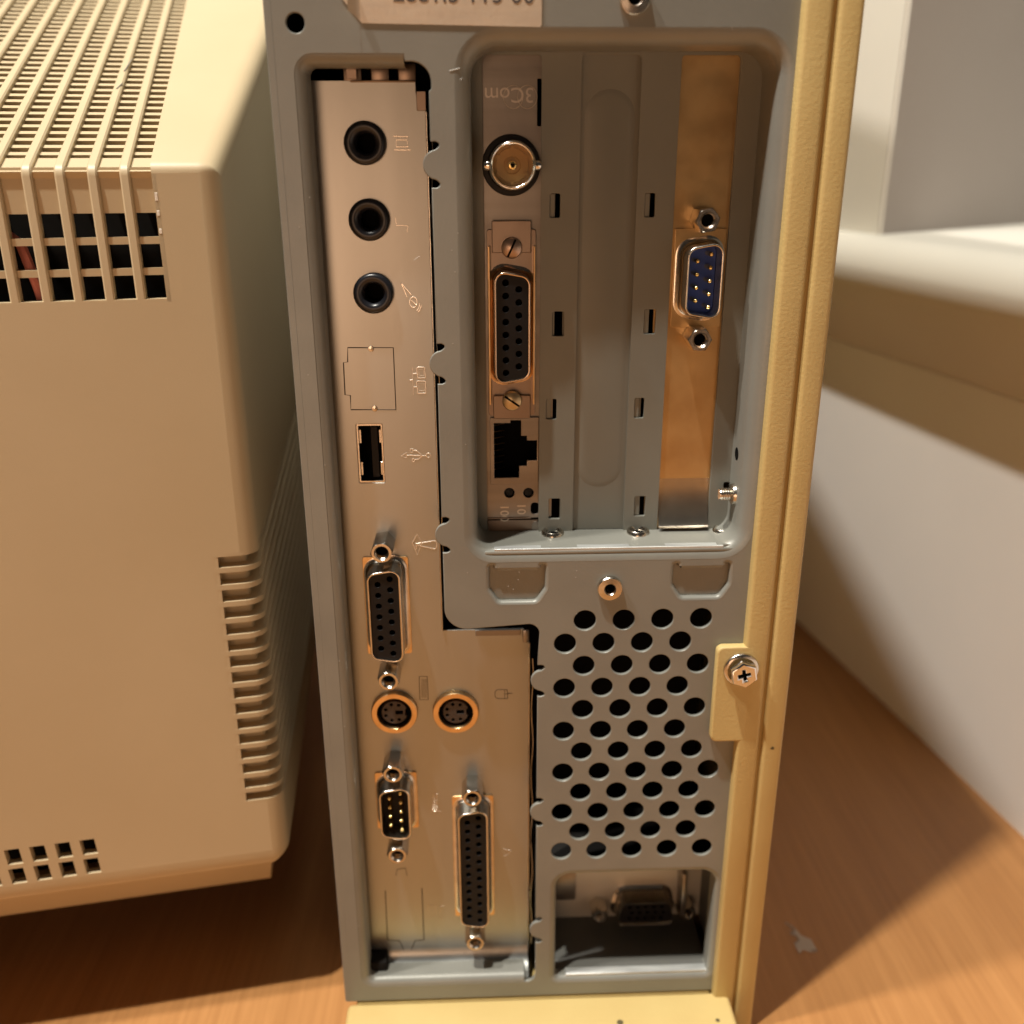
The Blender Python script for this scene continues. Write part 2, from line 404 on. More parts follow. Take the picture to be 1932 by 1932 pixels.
# solid strip then cross bars on the sloping top
def topbar(t0, t1, dn0, dn1):
    o = Vector((0, 2.6*(1-.3746), 176.5+2.41))
    P = [o+RT*t0-RN*dn0, o+RT*t1-RN*dn0, o+RT*t1-RN*dn1, o+RT*t0-RN*dn1]
    b.loft([[(GX0, p.y, p.z) for p in P], [(GX1-.05, p.y, p.z) for p in P]], cap0=True, cap1=True)
topbar(-1.6, 5.4, 1.0, 2.4)
for k in range(56): topbar(7.3+3.95*k, 8.9+3.95*k, 1.1, 2.5)
b.build('vent_crossbars', M_mon, mon, 30)
# side walls of the ribbed field and a shade behind
b = MB(); o = Vector((0, 1, 176.5))
for x in (GX1,):
    pr_ = [(0, 151), (0, 177), (1, 178.9), (210, 263.3), (210, 259.9), (3, 176), (3, 151)]
    b.loft([[(x+.05, d, z) for d, z in pr_], [(x+.9, d, z-.15) for d, z in pr_]], cap0=True, cap1=True)
b.build('vent_frame', M_mon, mon, 30)
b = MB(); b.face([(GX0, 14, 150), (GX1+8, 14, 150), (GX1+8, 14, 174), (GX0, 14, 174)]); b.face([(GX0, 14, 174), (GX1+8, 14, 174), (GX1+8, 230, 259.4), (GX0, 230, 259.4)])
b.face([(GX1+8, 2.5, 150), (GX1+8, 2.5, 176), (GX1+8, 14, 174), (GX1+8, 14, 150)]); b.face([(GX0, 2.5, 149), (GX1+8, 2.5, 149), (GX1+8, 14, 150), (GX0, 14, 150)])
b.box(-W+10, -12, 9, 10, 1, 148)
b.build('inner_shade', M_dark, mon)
b = MB(); pts = [(-46, 9, 165), (-42.6, 6, 163), (-41.5, 5, 159), (-40.4, 5, 154), (-39.8, 6, 148)]; b.tube(pts, 1.1, 8); b.build('wire', M_red, mon)
b = MB()
for z, dz in ((171.6, 1.6), (168.6, 1.1), (165.0, 1.0)): b.box(GX1+.2, GX1+.75, -.06, .1, z, z+dz, .05, 1)
tagit(b.build('worn_chip', mat('pale_chip', (.85,.80,.70), .5), mon), kind='stuff')
b = MB()
for x, d, l in ((-24.9, 58, 9), (-25.3, 45, 4)):
    o = Vector((0, 2.6*(1-.3746), 176.5+2.41+.1)); p = o+RT*d; q = o+RT*(d+l); b.tube([(x, p.y, p.z+(0 if x < -5 else .55)), (x+.9, q.y, q.z+(0 if x < -5 else .55))], .16, 5)
tagit(b.build('scratch', mat('dull_scratch', (.28,.25,.20), .6), mon), kind='stuff')
# lower skirt that leans back under the rear wall, and the foot
b = MB(); sk = [[(-W, 6, 1.5), (-5, 6, 1.5), (2, 60, 14)], [(-W, 22, -23.0), (-8, 22, -23.0), (-2, 60, -10)], [(-W, 26, -25), (-9, 26, -25), (-4, 60, -12)]]
b.loft(sk, close=False); b.face([(-W, 26, -25), (-9, 26, -25), (-4, 60, -12), (-W, 60, -12)]); b.face([(-W, .7, .02), (-4.5, .7, .02), (-4.5, 7, .9), (-W, 7, .9)]); b.build('lower_skirt', M_mon, mon, 30)
b = MB(); b.lathe((-175, 130, -50), [(95, 0), (95, 8), (88, 12), (60, 16), (45, 30), (45, 80)], 48, 'z'); b.build('foot', M_mon, mon)

# ------------------------------------------------------------------ the tower
tw = empty('computer_tower', (12, 0, ZD))
tagit(tw, 'grey steel computer tower seen from behind, all its rear ports and card slots open', 'computer')
XL, XR, ZB, ZT = -38.8, 63.2, -215.0, 150.0
# --- openings in the rear panel (from the photo, on the panel plane)
rec = rpoly([(-3.2, -84.6), (62.0, -84.6), (62.0, 24.6), (-3.2, 24.6)], [6.5, 7, 8, 8], 8)   # recess of the card slots
h = lambda u, v: hit(u, v, 0)
# port opening: left/top/bottom rolled, right side a bare sheet edge with round tabs
ioL = -33.8
def bump(u, v, rr=2.1):
    """notch - round tab - notch, walking up the edge (increasing z)"""
    x, z = h(u, v); out = []
    out += [(x+.4, z-3.3), (x+1.6, z-3.3), (x+2.2, z-2.7), (x+1.8, z-2.1)]
    for k in range(9):
        a = R(-90-180*k/8); out.append((x+.9+2.1*math.cos(a)*1.0, z+2.0*math.sin(a)))
    out += [(x+1.8, z+2.1), (x+2.2, z+2.7), (x+1.6, z+3.3), (x+.4, z+3.3)]
    return out
# walk counter-clockwise from the lower left
io = [(ioL, ZB+6.8)]
x2 = h(1011, 1700)[0]          # right edge of the lower, wider part
x1 = h(834, 1000)[0]           # right edge of the upper, narrow part
zs = h(940, 1186)[1]           # the step
tab = lambda z: [(x2, z-4.3), (x2+1.0, z-4.3), (x2+1.6, z-4.0), (x2+1.7, z-3.5), (x2+1.3, z-3.1)]+[(x2+1.1+2.7*math.cos(R(-95-170*k/10)), z+2.8*math.sin(R(-95-170*k/10))) for k in range(11)]+[(x2+1.3, z+3.1), (x2+1.7, z+3.5), (x2+1.6, z+4.0), (x2+1.0, z+4.3), (x2, z+4.3)]
tab1 = lambda z: [(x-x2+x1, zz) for x, zz in tab(z)]
zA, zB_, zC = [h(1011, q)[1] for q in (1755, 1533, 1285)]
zD_, zE, zF = [h(830, q)[1] for q in (1010, 687, 311)]
def corner(cx, cz, r, a0, a1, n=8): return [(cx+r*math.cos(R(a0+(a1-a0)*k/n)), cz+r*math.sin(R(a0+(a1-a0)*k/n))) for k in range(n+1)]
xt = h(815, 130)[0]; zt_ = h(700, 102)[1]
io = corner(ioL+3.5, ZB+5.2+3.5, 3.5, 180, 270)+corner(x2-2.5, ZB+5.2+2.5, 2.5, 270, 360)
io += tab(zA)+tab(zB_)+tab(zC)
io += corner(x2-2.2, zs-2.2+.6, 2.6, 0, 90)+[(x1+5.2, zs)]+[(x1+5.2+5.2*math.cos(R(a)), zs+5.2+5.2*math.sin(R(a))) for a in range(-90, -181, -11)]
io += tab1(zD_)+tab1(zE)+tab1(zF)
io += [(x1, zt_-6.5), (x1+.5, zt_-6)]+corner(x1-3.3, zt_-5.0, 3.8, 0, 90)+[(x1-4.4, zt_-1.2), (x1-4.6, zt_)]+corner(ioL+3.5, zt_-3.5, 3.5, 90, 180)
io = [p for i, p in enumerate(io) if (Vector(p)-Vector(io[i-1])).length > .02]
# vent holes
A_, B_ = 9.165, 6.0206; vents = []
for i in range(12):
    n = 5 if i in (7, 9, 11) else 4
    for j in range(n): vents.append(circ(19.79+A_*j+(A_/2 if i % 2 == 0 else 0), -100.1-B_*i, 2.62))
# disk/monitor window at lower right
wx0, wz1 = h(1040, 1645); wx1 = h(1353, 1740)[0]; win = rrect(wx0, wx1, ZB+4.5, wz1, [2.5, 2.5, 5.5, 5.5], 8)
# two pressed scoops
def scoop(u0, u1, v0, v1):
    a, zt1 = h(u0, v0); b_, _ = h(u1, v0); _, zb1 = h(u0, v1)
    return rpoly([(a, zb1+3.8), (a+2.3, zb1), (b_-2.3, zb1), (b_, zb1+3.8), (b_, zt1), (b_-2.2, zt1), (b_-2.2, zt1-1.3), (a+2.2, zt1-1.3), (a+2.2, zt1), (a, zt1)], [2, 2, 2, 2, 1, 1, .2, .2, 1, 1], 4)
sc1 = scoop(918, 1034, 1064, 1141); sc2 = scoop(1267, 1383, 1060, 1132)
th = circ(*h(557, 43), 1.75)
rv1 = h(1150, 1108); rv2 = (h(1197, -3)[0], h(1197, -3)[1])
outer = rrect(XL, XR, ZB, ZT, .6)
zs_shield = 8.3
Rl = 2.6
rear = sheet('rear_panel', outer, [offs(io, .001), rec, win, sc1, sc2, th, circ(*rv1, 1.1), circ(*rv2, 1.1)]+vents, 0, 1.0, M_case, tw, .18)
b = MB()      # panel body: rolled left edge, sides going back
b.loft([[(XL+.0+1.2-1.2*math.sin(R(a)), 1.2-1.2*math.cos(R(a))+.05, z) for a in range(0, 91, 15)]+[(XL, 300, z)] for z in (ZB, ZT)], close=False)
b.box(XL, XR+10, 300, 301, ZB, ZT)
b.box(XL+.3, XR+10, 1.3, 300, ZT-1, ZT)
b.build('side_frame', M_case, tw)
# raised fold lines near the left edge
b = MB()
b.tube([(XL+1.5, .10, ZB+2), (XL+1.3, .10, ZT-4)], .13, 8)
b.build('pressed_fold', M_case, rear)
def ring(name, path, Rr, depth, parent=tw, mt=M_case): return lip(path, Rr, depth, mt, name, parent)
ring('recess_rim', offs(rec, .35), Rl+.5, 12.0)
rp_ = offs(rec, -.15)
# raised shoulder just outside the rolled rims (soft pressed edge)
# partial rim of the port opening: left, top, bottom
def part_rim(pts, Rr, depth, name, s=1):
    b = MB(); rings = []
    # inward normal from direction of travel (counter-clockwise => left)
    N = []
    for i in range(len(pts)):
        a = Vector(pts[max(0, i-1)]); c = Vector(pts[min(len(pts)-1, i+1)]); t = (c-a).normalized(); N.append(Vector((-t.y, t.x)))
    prof = [(Rr*math.sin(R(90*k/6)), Rr*(1-math.cos(R(90*k/6)))) for k in range(7)]+[(Rr, depth)]
    for o_, y in prof: rings.append([(p[0]+n.x*o_, y+.03, p[1]+n.y*o_) for p, n in zip(pts, N)])
    b.loft(rings, close=False); return b.build(name, M_case, tw, 50)
left_part = [(x1-4.6, zt_)]+corner(ioL+3.5, zt_-3.5, 3.5, 90, 180)+[(ioL, z) for z in range(0, -200, -20)]+corner(ioL+3.5, ZB+5.2+3.5, 3.5, 180, 270)+[(x2-3, ZB+5.2)]
part_rim(left_part, 2.0, 6.0, 'port_opening_rim')
ring('window_rim', offs(win, .3), 1.8, 5.0)
for s_ in (sc1, sc2):
    sheet('pressed_scoop', offs(s_, .35), [], 1.3, .8, M_case, tw, 0)
    xs = [p[0] for p in s_]; zz = [p[1] for p in s_]
    b = MB(); b.box(min(xs)+2.4, max(xs)-2.4, .9, 1.28, max(zz)-2.0, max(zz)-1.35); b.build('slit', M_dark, tw)
    lip(offs(s_, .25), .9, 1.35, M_case, 'scoop_edge', tw)
# rivet nuts
def rivet(x, z):
    b = MB(); b.lathe((x, 0, z), [(2.95, .0), (2.95, -1.0), (2.75, -1.25), (1.45, -1.4), (1.2, -1.15), (1.02, -.4), (1.0, 4)], 40); b.build('rivet_nut', M_nick, tw)
    b = MB(); b.lathe((x, 3, z), [(1.02, -2), (1.02, 0), (0.01, .01)], 20); b.build('bore', M_ink, tw)
rivet(*rv1); rivet(*rv2)

# --- recess of the card slots: slotted plate, ledge
YS = 11.2
zl = hit(1000, 1003, YS)[1]
sx0 = [hit(966, 500, YS)[0], 0, 0]
SC = [7.95, 28.27, 48.59]; SW = 6.0        # slot centres and half width
sz1 = hit(1150, 104, YS)[1]
slots = [rrect(c-SW, c+SW, zl-.3, sz1, [0, 0, .8, .8], 4) for c in SC]
cs = []
for u, v, wd, hh in [(1047, 388, 2.2, 4.9), (1053, 611, 2.6, 5.4), (1040, 772, 2.4, 4.7), (1046, 960, 2.7, 5.1), (1226, 387, 2.2, 4.9), (1226, 607, 2.6, 5.4), (1206, 770, 2.2, 4.7), (1207, 955, 2.6, 5.0), (1374, 925, 2.4, 4.0)]:
    x, z = hit(u, v, YS); cs.append((x, z, wd/2, hh/2))
pl = sheet('slot_plate', [(-4.0, zl-.5), (62.2, zl-.5), (62.2, 26), (-4, 26)], slots+[rrect(x-a, x+a, z-c, z+c, .3, 2) for x, z, a, c in cs], YS, .9, M_slot, tw, .1)
b = MB()                    # bent tongues showing in the small windows
for k, (x, z, a, c) in enumerate(cs[:8]):
    if k in (3,): continue
    q = .45 if k in (1, 5) else .52
    b.box(x-a+.05, x-a+2*a*(q if k != 1 else .2), YS+.5, YS+1.2, z-c+.05, z+c-.05, .1, 1)
b.build('bent_tongue', M_slot, tw)
# ledge: horizontal sheet in front of the slots, with the rolled scuffed front edge
b = MB()
segs = []
for x0, x1_ in ((SC[0]+SW, SC[1]-SW), (SC[1]+SW, SC[2]-SW), (SC[2]+SW, 60.5)):
    b.box(x0, x1_, 1.0, YS+.3, zl-.9, zl)
b.box(1.0, 60, -.02+.35, 3.2, zl-1.5, zl-.55, .3, 2)
b.build('slot_ledge', M_case, tw)
M_scratch = mat('scuffed_zinc', (.62,.64,.62), .4, .5, (.40,.41,.40), 700, .3, 2500, .3, stretch=(.12, 1, 1))
b = MB(); b.box(3.2, 56, .5, 2.6, zl-.7, zl-.02, .12, 1); b.build('scuffed_edge', M_scratch, tw)
# screw bosses on the ledge
for u, v in ((1043, 1001), (1204, 999), (1366, 996)):
    # on the ledge plane z = zl
    d = Fw*FPX + Rt*(u-966) - Up*(v-966); t = (zl+.8)/d.z; p = CAM+d*t
    b = MB(); b.lathe((p.x, p.y, zl), [(2.75, 0), (2.6, .75), (2.4, .95), (2.1, .9), (1.85, .3), (1.8, -1.5)], 28, 'z')
    for q in range(3): b.lathe((p.x, p.y, zl-.1-.35*q), [(1.9, 0), (1.65, .1), (1.9, .2)], 20, 'z')
    b.build('screw_boss', M_nick, tw)
    b = MB(); b.lathe((p.x, p.y, zl+.02), [(1.6, 0), (.01, -.01)], 20, 'z'); b.build('bore', M_ink, tw)
# screw end coming out of the right wall of the recess
x, z = hit(1376, 932, 7.0)
b = MB(); xw = 59.3; b.lathe((xw, 7.0, z), [(2.6, .1), (2.4, -.7), (1.95, -.9)]+[(1.5 if q % 2 else 1.25, -1-.28*q) for q in range(9)]+[(1.2, -3.6), (.01, -3.7)], 24, 'x')
b.build('protruding_screw', M_nick, tw)
b = MB(); b.lathe((59.22, 7.4, hit(1393, 857, 7)[1]), [(1.5, 0), (.01, -.01)], 20, 'x'); b.build('side_hole', M_ink, tw)
# dark interior behind everything
b = MB(); b.face([(XL, 40, ZB), (XR, 40, ZB), (XR, 40, 60), (XL, 40, 60)]); b.face([(XL+1, 12.6, 60), (XR, 12.6, 60), (XR, 40, 60), (XL+1, 40, 60)])
b.face([(XL+1, 1.2, ZB), (XL+1, 1.2, 60), (XL+1, 40, 60), (XL+1, 40, ZB)])
b.build('dark_interior', M_dark, tw)

# ---------- connectors
def dshape(L, s, Wd=7.9, r=2.3, gr=0):
    """D outline, long side on side s of x"""
    k = Wd*math.tan(R(10)); return offs(rpoly([(s*Wd/2, -L/2), (s*Wd/2, L/2), (-s*Wd/2, L/2-k), (-s*Wd/2, -L/2+k)], r, 6), gr)
def mv(p, x, z): return [(a+x, c+z) for a, c in p]
def dsub(parent, name, cx, cz, npin, s, yf, ytip, male=False, insert=M_black, L=None, flange=M_flange, fl=True, stand=True, shellmat=M_nick, stlen=None, fw=5.4, flh=None, yst=None):
    """parent > name(flange) with sub-parts. yf: flange face, ytip: shell front"""
    nm, no = (npin+1)//2, npin//2
    L = L or {9: 16.6, 15: 24.9, 25: 38.7}[npin]
    f = sheet(name, mv(rrect(-fw, fw, -(flh or L/2+.4), (flh or L/2+.4), .5, 2), cx, cz), [mv(dshape(L, s, gr=-.6), cx, cz)], yf-.5, .6, flange, parent, .1)
    b = MB(); out = dshape(L, s); rings = []
    for g, y in ((1.3, yf-.5), (.75, yf-.62), (.35, yf-1.0), (.12, yf-1.6), (0, ytip+.3), (-.12, ytip+.05), (-.3, ytip), (-.48, ytip+.1), (-.5, yf-.3)):
        rings.append([(x+cx, y, z+cz) for x, z in offs(out, g)])
    b.loft(rings); b.build('shell', shellmat, f, 60)
    zt1 = cz+2.77*(nm-1)/2
    pos = [(cx+s*1.42, zt1-2.77*i) for i in range(nm)]+[(cx-s*1.42, zt1-1.385-2.77*i) for i in range(no)]
    if not male:
        sheet('socket_block', mv(dshape(L, s, gr=-.52), cx, cz), [circ(x, z, .72, 14) for x, z in pos], ytip+.45, 3.0, insert, f, .08)
        b = MB()
        for x, z in pos: b.lathe((x, ytip+1.2, z), [(.73, -.3), (.62, .5), (.3, 1.2), (.01, 1.2)], 12)
        b.build('bores', M_ink, f, 60)
    else:
        yb = yf-1.2
        sheet('pin_block', mv(dshape(L, s, gr=-.52), cx, cz), [], yb, 1.0, insert, f, .08)
        b = MB()
        for x, z in pos: b.lathe((x, yb, z), [(.5, 0), (.5, ytip+1.4-yb), (.38, ytip+1.05-yb), (.15, ytip+.85-yb), (.01, ytip+.83-yb)], 12)
        b.build('pins', M_pin, f, 60)
    if stand:
        sp_ = {9: 12.5, 15: 16.66, 25: 23.52}[npin]
        for q in (1, -1): standoff(f, cx, cz+q*sp_, yf, (yst if yst is not None else ytip-1.0))
    return f
def standoff(parent, x, z, y0, y1, mt=M_nick, ph=None):
    b = MB(); n = 6; ph = R(random.choice((90, 75, 100, 83))) if ph is None else ph
    def hexr(r, y): return [(x+r*math.cos(ph+i*math.pi/3), y, z+r*math.sin(ph+i*math.pi/3)) for i in range(6)]
    def hexs(r, y, c=1):   # 36 gon that blends hexagon to circle
        out = []
        for i in range(36):
            a = i*math.pi/18; hx = r/math.cos(((a+math.pi/6) % (math.pi/3))-math.pi/6)*math.cos(math.pi/6)*1.0
            rr = hx*(1-c)+r*.90*c; out.append((x+rr*math.cos(a+ph), y, z+rr*math.sin(a+ph)))
        return out
    rr = 2.72
    b.loft([hexs(rr, y0, 0), hexs(rr, y1+.55, 0), hexs(rr*.97, y1+.2, .45), hexs(rr*.93, y1, .9), hexs(rr*.70, y1, 1), hexs(rr*.60, y1+.35, 1)]+
           [hexs(rr*(.60 if k % 2 else .54), y1+.5+.3*k, 1) for k in range(9)])
    o = b.build('standoff', mt, parent, 28)
    b = MB(); b.lathe((x, y1+2.6, z), [(1.6, 0), (.01, .01)], 16); b.build('bore', M_ink, parent)
    return o

# ---------- motherboard port shield
sr1 = hit(806, 300, zs_shield)[0]; sr1b = hit(832, 1150, zs_shield)[0]; srs = hit(835, 1186, zs_shield)
sx1 = (sr1+sr1b)/2; sx2 = hit(996, 1500, zs_shield)[0]; szt = hit(720, 152, zs_shield)[1]; szs = hit(900, 1188, zs_shield)[1]
szb = ZB+5.2
Y8 = zs_shield
def hs_(u, v): return hit(u, v, Y8)
jacks = [(688, 270), (696, 415), (704, 554)]
usb0 = hs_(671, 800); usb1 = hs_(727, 911)
ps2 = [hit(744, 1347, 6.9), hit(860, 1346, 6.9)]
DA = (-22.45, -99.2); DB = (-2.94, -174.1)
de = hit(748, 1536, 2.4); DE = (de[0]-.3, de[1])
outl = [(ioL-1.5, szb+3.5), (sx2, szb+3.5), (sx2, szs-3.2), (sx2-1.2, szs), (sx1, szs), (sx1, szt-5.5), (sx1-1.8, szt-2.4), (sx1-1.8, szt), (ioL-1.5, szt)]
holes = [circ(*hs_(u, v), 4.2) for u, v in jacks]+[rrect(usb0[0], usb1[0], usb1[1], usb0[1], .3, 2)]+[circ(*p, 5.8, 36) for p in ps2]
holes += [mv(dshape(24.9, 1, gr=.3), *DA), mv(dshape(38.7, 1, gr=.3), *DB), mv(dshape(16.6, 1, gr=.3), *DE)]
shd = sheet('port_shield', outl, holes, Y8, .5, M_shield, tw, .08)
# folded right edges and the curved foot of the shield
b = MB()
b.box(sx1-.02, sx1+.35, Y8-.9, Y8+9, szs+.4, szt-5.6, .12, 1); b.box(sx2-.02, sx2+.35, Y8-.9, Y8+9, szb+4, szs-3.4, .12, 1)
b.build('shield_edge', M_nick, shd)
b = MB()
rowp = [(Y8-.03-(5.4*(1-math.cos(R(a)))), szb+5.0-4.85*math.sin(R(a))+.0) for a in range(0, 91, 6)]+[(1.2, szb+.12)]
b.loft([[(x, y, z) for y, z in rowp] for x in (ioL+6.4, sx2)], close=False); b.build('shield_foot', M_shield, shd, 60)
b = MB()       # dark opening left of the foot
b.box(ioL+1.2, ioL+6.4, 3.2, Y8-.1, szb-.1, szb+5.0, .4, 2); b.build('foot_gap', M_dark, shd)
b = MB()       # three spring fingers at the top
for u in (665, 717, 768):
    x, z = hs_(u, 150); b.box(x-1.75, x+1.75, Y8+.1, Y8+.5, szt-.4, szt+3.1, .18, 2)
b.box(hs_(650, 0)[0]-.4, hs_(652, 0)[0]+1.6, Y8-1.7, Y8-1.3, szt+.1, szt+3.1, .15, 1)
b.box(hs_(652, 0)[0], sx1-1.8, Y8-.8, Y8-.02, szt-.35, szt, .2, 2)
b.build('spring_finger', M_pink, shd)
b = MB()       # springy strips on the edge gap
for xx, za, zb1 in ((sx1+1.0, szt-6, szs+6), (sx2+1.0, szs-8, szb+6)):
    n = 26; b.tube([(xx+.25*math.sin(i*1.1), Y8-.5+.5*math.sin(i*.9), za+(zb1-za)*i/n) for i in range(n+1)], .09, 5)
b.build('gasket_wire', M_nick, shd)
b = MB(); b.box(sx1-1.8+.1, sx1+.2, Y8-1.2, Y8-.8, szt-5.6, szt-2.0, .1, 1); b.build('corner_clip', M_pink, shd)
xk, zk = hs_(990, 1200); b = MB(); b.box(sx2-1.5, sx2+.1, Y8-1.6, Y8-1.2, szs-3.0, szs+.4, .3, 2); b.box(hs_(876, 0)[0], sx2-2, Y8-1.0, Y8-.4, szs-1.3, szs+.3, .1, 1); b.build('corner_clip', M_tin, shd)
# audio jacks
for k, (u, v) in enumerate(jacks):
    x, z = hit(u, v, 6.4)
    b = MB(); b.lathe((x, Y8, z), [(4.15, .3), (4.15, -1.3), (3.95, -1.75), (3.5, -1.95), (2.9, -1.95), (2.45, -1.6), (2.15, -1.2), (1.95, -.2), (1.85, 5)], 44); j = b.build('audio_jack', mat('jack_ring', (.012,.013,.018), .34, 0, spec=.55), tw, 50)
    b = MB(); b.lathe((x, Y8, z), [(1.95, 1.0), (1.8, 3), (.01, 3.01)], 24); b.build('bore', M_ink, j)
# usb socket
ux0, ux1, uz0, uz1 = usb0[0], usb1[0], usb1[1], usb0[1]
f = sheet('usb_socket', rrect(ux0+.05, ux1-.05, uz0+.05, uz1-.05, .3, 2), [rrect(ux0+.45, ux1-.45, uz0+.5, uz1-.5, .2, 2)], Y8+.2, 6, M_nick, tw, .05)
b = MB(); b.box(ux0+.45, ux1-.45, Y8+6, Y8+6.4, uz0+.5, uz1-.5); b.build('bore', M_ink, f)
b = MB(); b.box((ux0+ux1)/2+.1, (ux0+ux1)/2+1.7, Y8+1.2, Y8+6, uz0+1, uz1-1, .1, 1); b.build('tongue', M_black, f)
b = MB()
for z in (uz1-3.2, uz0+3.2): b.box(ux0+.45, ux0+1.0, Y8+1, Y8+1.3, z-1.6, z+1.6, .1, 1); b.box(ux1-1.0, ux1-.45, Y8+1, Y8+1.3, z-1.6, z+1.6, .1, 1)
b.build('contact_spring', M_nick, f)
# ps/2 sockets
for x, z in ps2:
    b = MB(); b.lathe((x, 0, z), [(5.75, Y8+.4), (5.75, 7.0), (5.6, 6.85), (4.4, 6.85), (4.3, 7.0), (4.25, 10)], 48); f = b.build('keyboard_mouse_socket', M_flange, tw, 40)
    b = MB(); b.lathe((x, 7.4, z), [(4.25, 1.6), (.01, 1.61)], 40); b.build('bore', M_ink, f)
    hol = [circ(x+2.35*math.cos(R(a)), z+2.35*math.sin(R(a)), .46, 12) for a in (62, 108, 158, 202, 252, 298)]
    hol.append(rrect(x+.2, x+2.1, z-.55, z+.55, .05, 1))
    blk = [(x+3.2*math.cos(R(a)), z+3.2*math.sin(R(a))) for a in range(20, 341, 8)]+[(x+2.6, z-.8), (x+2.6, z+.8)]
    sheet('insert', blk, hol, 7.5, 2, mat('insert_plastic', (.05,.035,.028), .5), f, .05)
# d-sub sockets on the shield
dsub(tw, 'game_port', DA[0], DA[1], 15, 1, Y8, 1.6, yst=.9)
dsub(tw, 'serial_port', DE[0], DE[1], 9, 1, Y8, 2.0, male=True, yst=1.6)
dsub(tw, 'parallel_port', DB[0], DB[1], 25, 1, Y8, 2.3, yst=1.6)
# unused, still closed knock-outs (thin grooves)
def outline(pts, name, parent, mt, y, r=.14, closed=True):
    b = MB(); b.tube([(x, y, z) for x, z in pts], r, 6, closed); return b.build(name, mt, parent)
M_groove = mat('groove', (.045,.035,.025), .6, .3)
P8 = lambda l: [hs_(u, v) for u, v in l]
outline(P8([(656, 656), (742, 656), (747, 773), (662, 773), (661, 746), (651, 745), (648, 684), (656, 683)]), 'closed_network_knockout', shd, M_groove, Y8-.01, .13)
b = MB()
for u, v in ((700, 658), (707, 771)): x, z = hs_(u, v); b.lathe((x, Y8, z), [(.7, 0), (.6, -.18), (.01, -.25)], 14)
b.build('knockout_bridge', M_nick, shd)
outline(P8([(727, 1680), (731, 1773), (754, 1775), (764, 1797), (774, 1797), (783, 1775), (800, 1773), (796, 1675)]), 'closed_serial_knockout', shd, M_groove, Y8-.01, .13, False)
outline(P8([(747, 1652), (749, 1640), (765, 1638), (768, 1652)]), 'closed_serial_knockout', shd, M_groove, Y8-.01, .08, False)
x, z = hs_(767, 1806); b = MB(); b.lathe((x, Y8, z), [(.9, 0), (.7, -.3), (.01, -.4)], 14); b.build('knockout_bridge', M_nick, shd)
# stamped symbols beside the ports
M_stamp = mat('stamped_line', (.95,.88,.78), .25, .7)
def arc(u, v, ru, rv, a0=0, a1=360, n=18): return [(u+ru*math.cos(R(a0+(a1-a0)*k/n)), v+rv*math.sin(R(a0+(a1-a0)*k/n))) for k in range(n+1)]
def symbol(name, strokes, mt=None):
    b = MB()
    for st in strokes:
        l, closed, rr = (list(st)+[False, .13])[:3] if len(st) == 1 else (st+(.13,))[:3]
        b.tube([(hs_(u, v)[0], Y8-.02, hs_(u, v)[1]) for u, v in l], rr, 6, closed)
    b.build(name, mt or M_stamp, shd)
T, F_ = True, False
symbol('headphone_symbol', [([(742, 257), (770, 258)],), ([(744, 283), (775, 283)],), ([(748, 264), (768, 264), (770, 277), (748, 277)], T)])
symbol('line_symbol', [([(746, 410), (748, 425), (770, 426), (768, 438)], F_, .07)])
symbol('microphone_symbol', [([(757, 534), (768, 560)],), ([(757, 534), (776, 556)],), (arc(780, 570, 7, 10), T), ([(776, 566), (785, 575)],), (arc(780, 572, 12, 16, 0, 60),), (arc(780, 573, 15, 19, 5, 55),)])
symbol('network_symbol', [(rpoly([(786, 693), (801, 693), (803, 713), (788, 713)], 2, 3), T), (rpoly([(786, 719), (803, 719), (804, 742), (788, 742)], 2, 3), T),
  ([(790, 697), (799, 697), (800, 709), (791, 709)], T, .07), ([(790, 724), (800, 724), (801, 737), (791, 737)], T, .07), ([(779, 705), (786, 705)],), ([(780, 730), (787, 730)],), ([(778, 693), (780, 745)], F_, .07), ([(773, 717), (779, 717)],)])
symbol('trident_symbol', [([(766, 859), (803, 860)],), ([(757, 860), (767, 854), (767, 864)], T), (arc(808, 859, 4, 4), T), ([(778, 850), (786, 850), (795, 858)],), ([(774, 847), (779, 847), (779, 853), (774, 853)], T), (arc(780, 868, 2.6, 3), T), ([(783, 867), (790, 866), (797, 860)],)])
symbol('joystick_symbol', [([(778, 1024), (787, 1008), (796, 1024), (788, 1047)], T), (arc(819, 1028, 5, 8, -80, 80)+[(785, 1028)]+[(785, 1026)], T), ([(786, 1036), (785, 1030), (789, 1027)],)])
symbol('keyboard_symbol', [([(791, 1276), (806, 1276), (808, 1320), (792, 1320)], T, .08)]+[([(796+2.6*q, 1281), (796+2.7*q, 1316)], F_, .05) for q in range(4)], M_groove)
symbol('mouse_symbol', [(rpoly([(934, 1301), (957, 1301), (958, 1318), (934, 1318)], [6, 1, 1, 6], 4), T, .08), ([(957, 1308), (967, 1308)], F_, .08), ([(952, 1301), (952, 1318)], F_, .06), ([(952, 1309), (960, 1309)], F_, .06)], M_groove)
symbol('serial_symbol', [([(815, v), (826, v)] if q % 2 == 0 else arc(820, v, 5, 2.4), F_, .08) for q, v in enumerate((1498, 1504, 1510, 1516, 1522, 1528))]+[([(826, 1530), (832, 1531)], F_, .08)])
symbol('printer_symbol', [([(948, 1600), (956, 1604), (964, 1604)], F_, .08), ([(950, 1616), (958, 1612)], F_, .08), ([(962, 1606), (962, 1612)], F_, .08)])
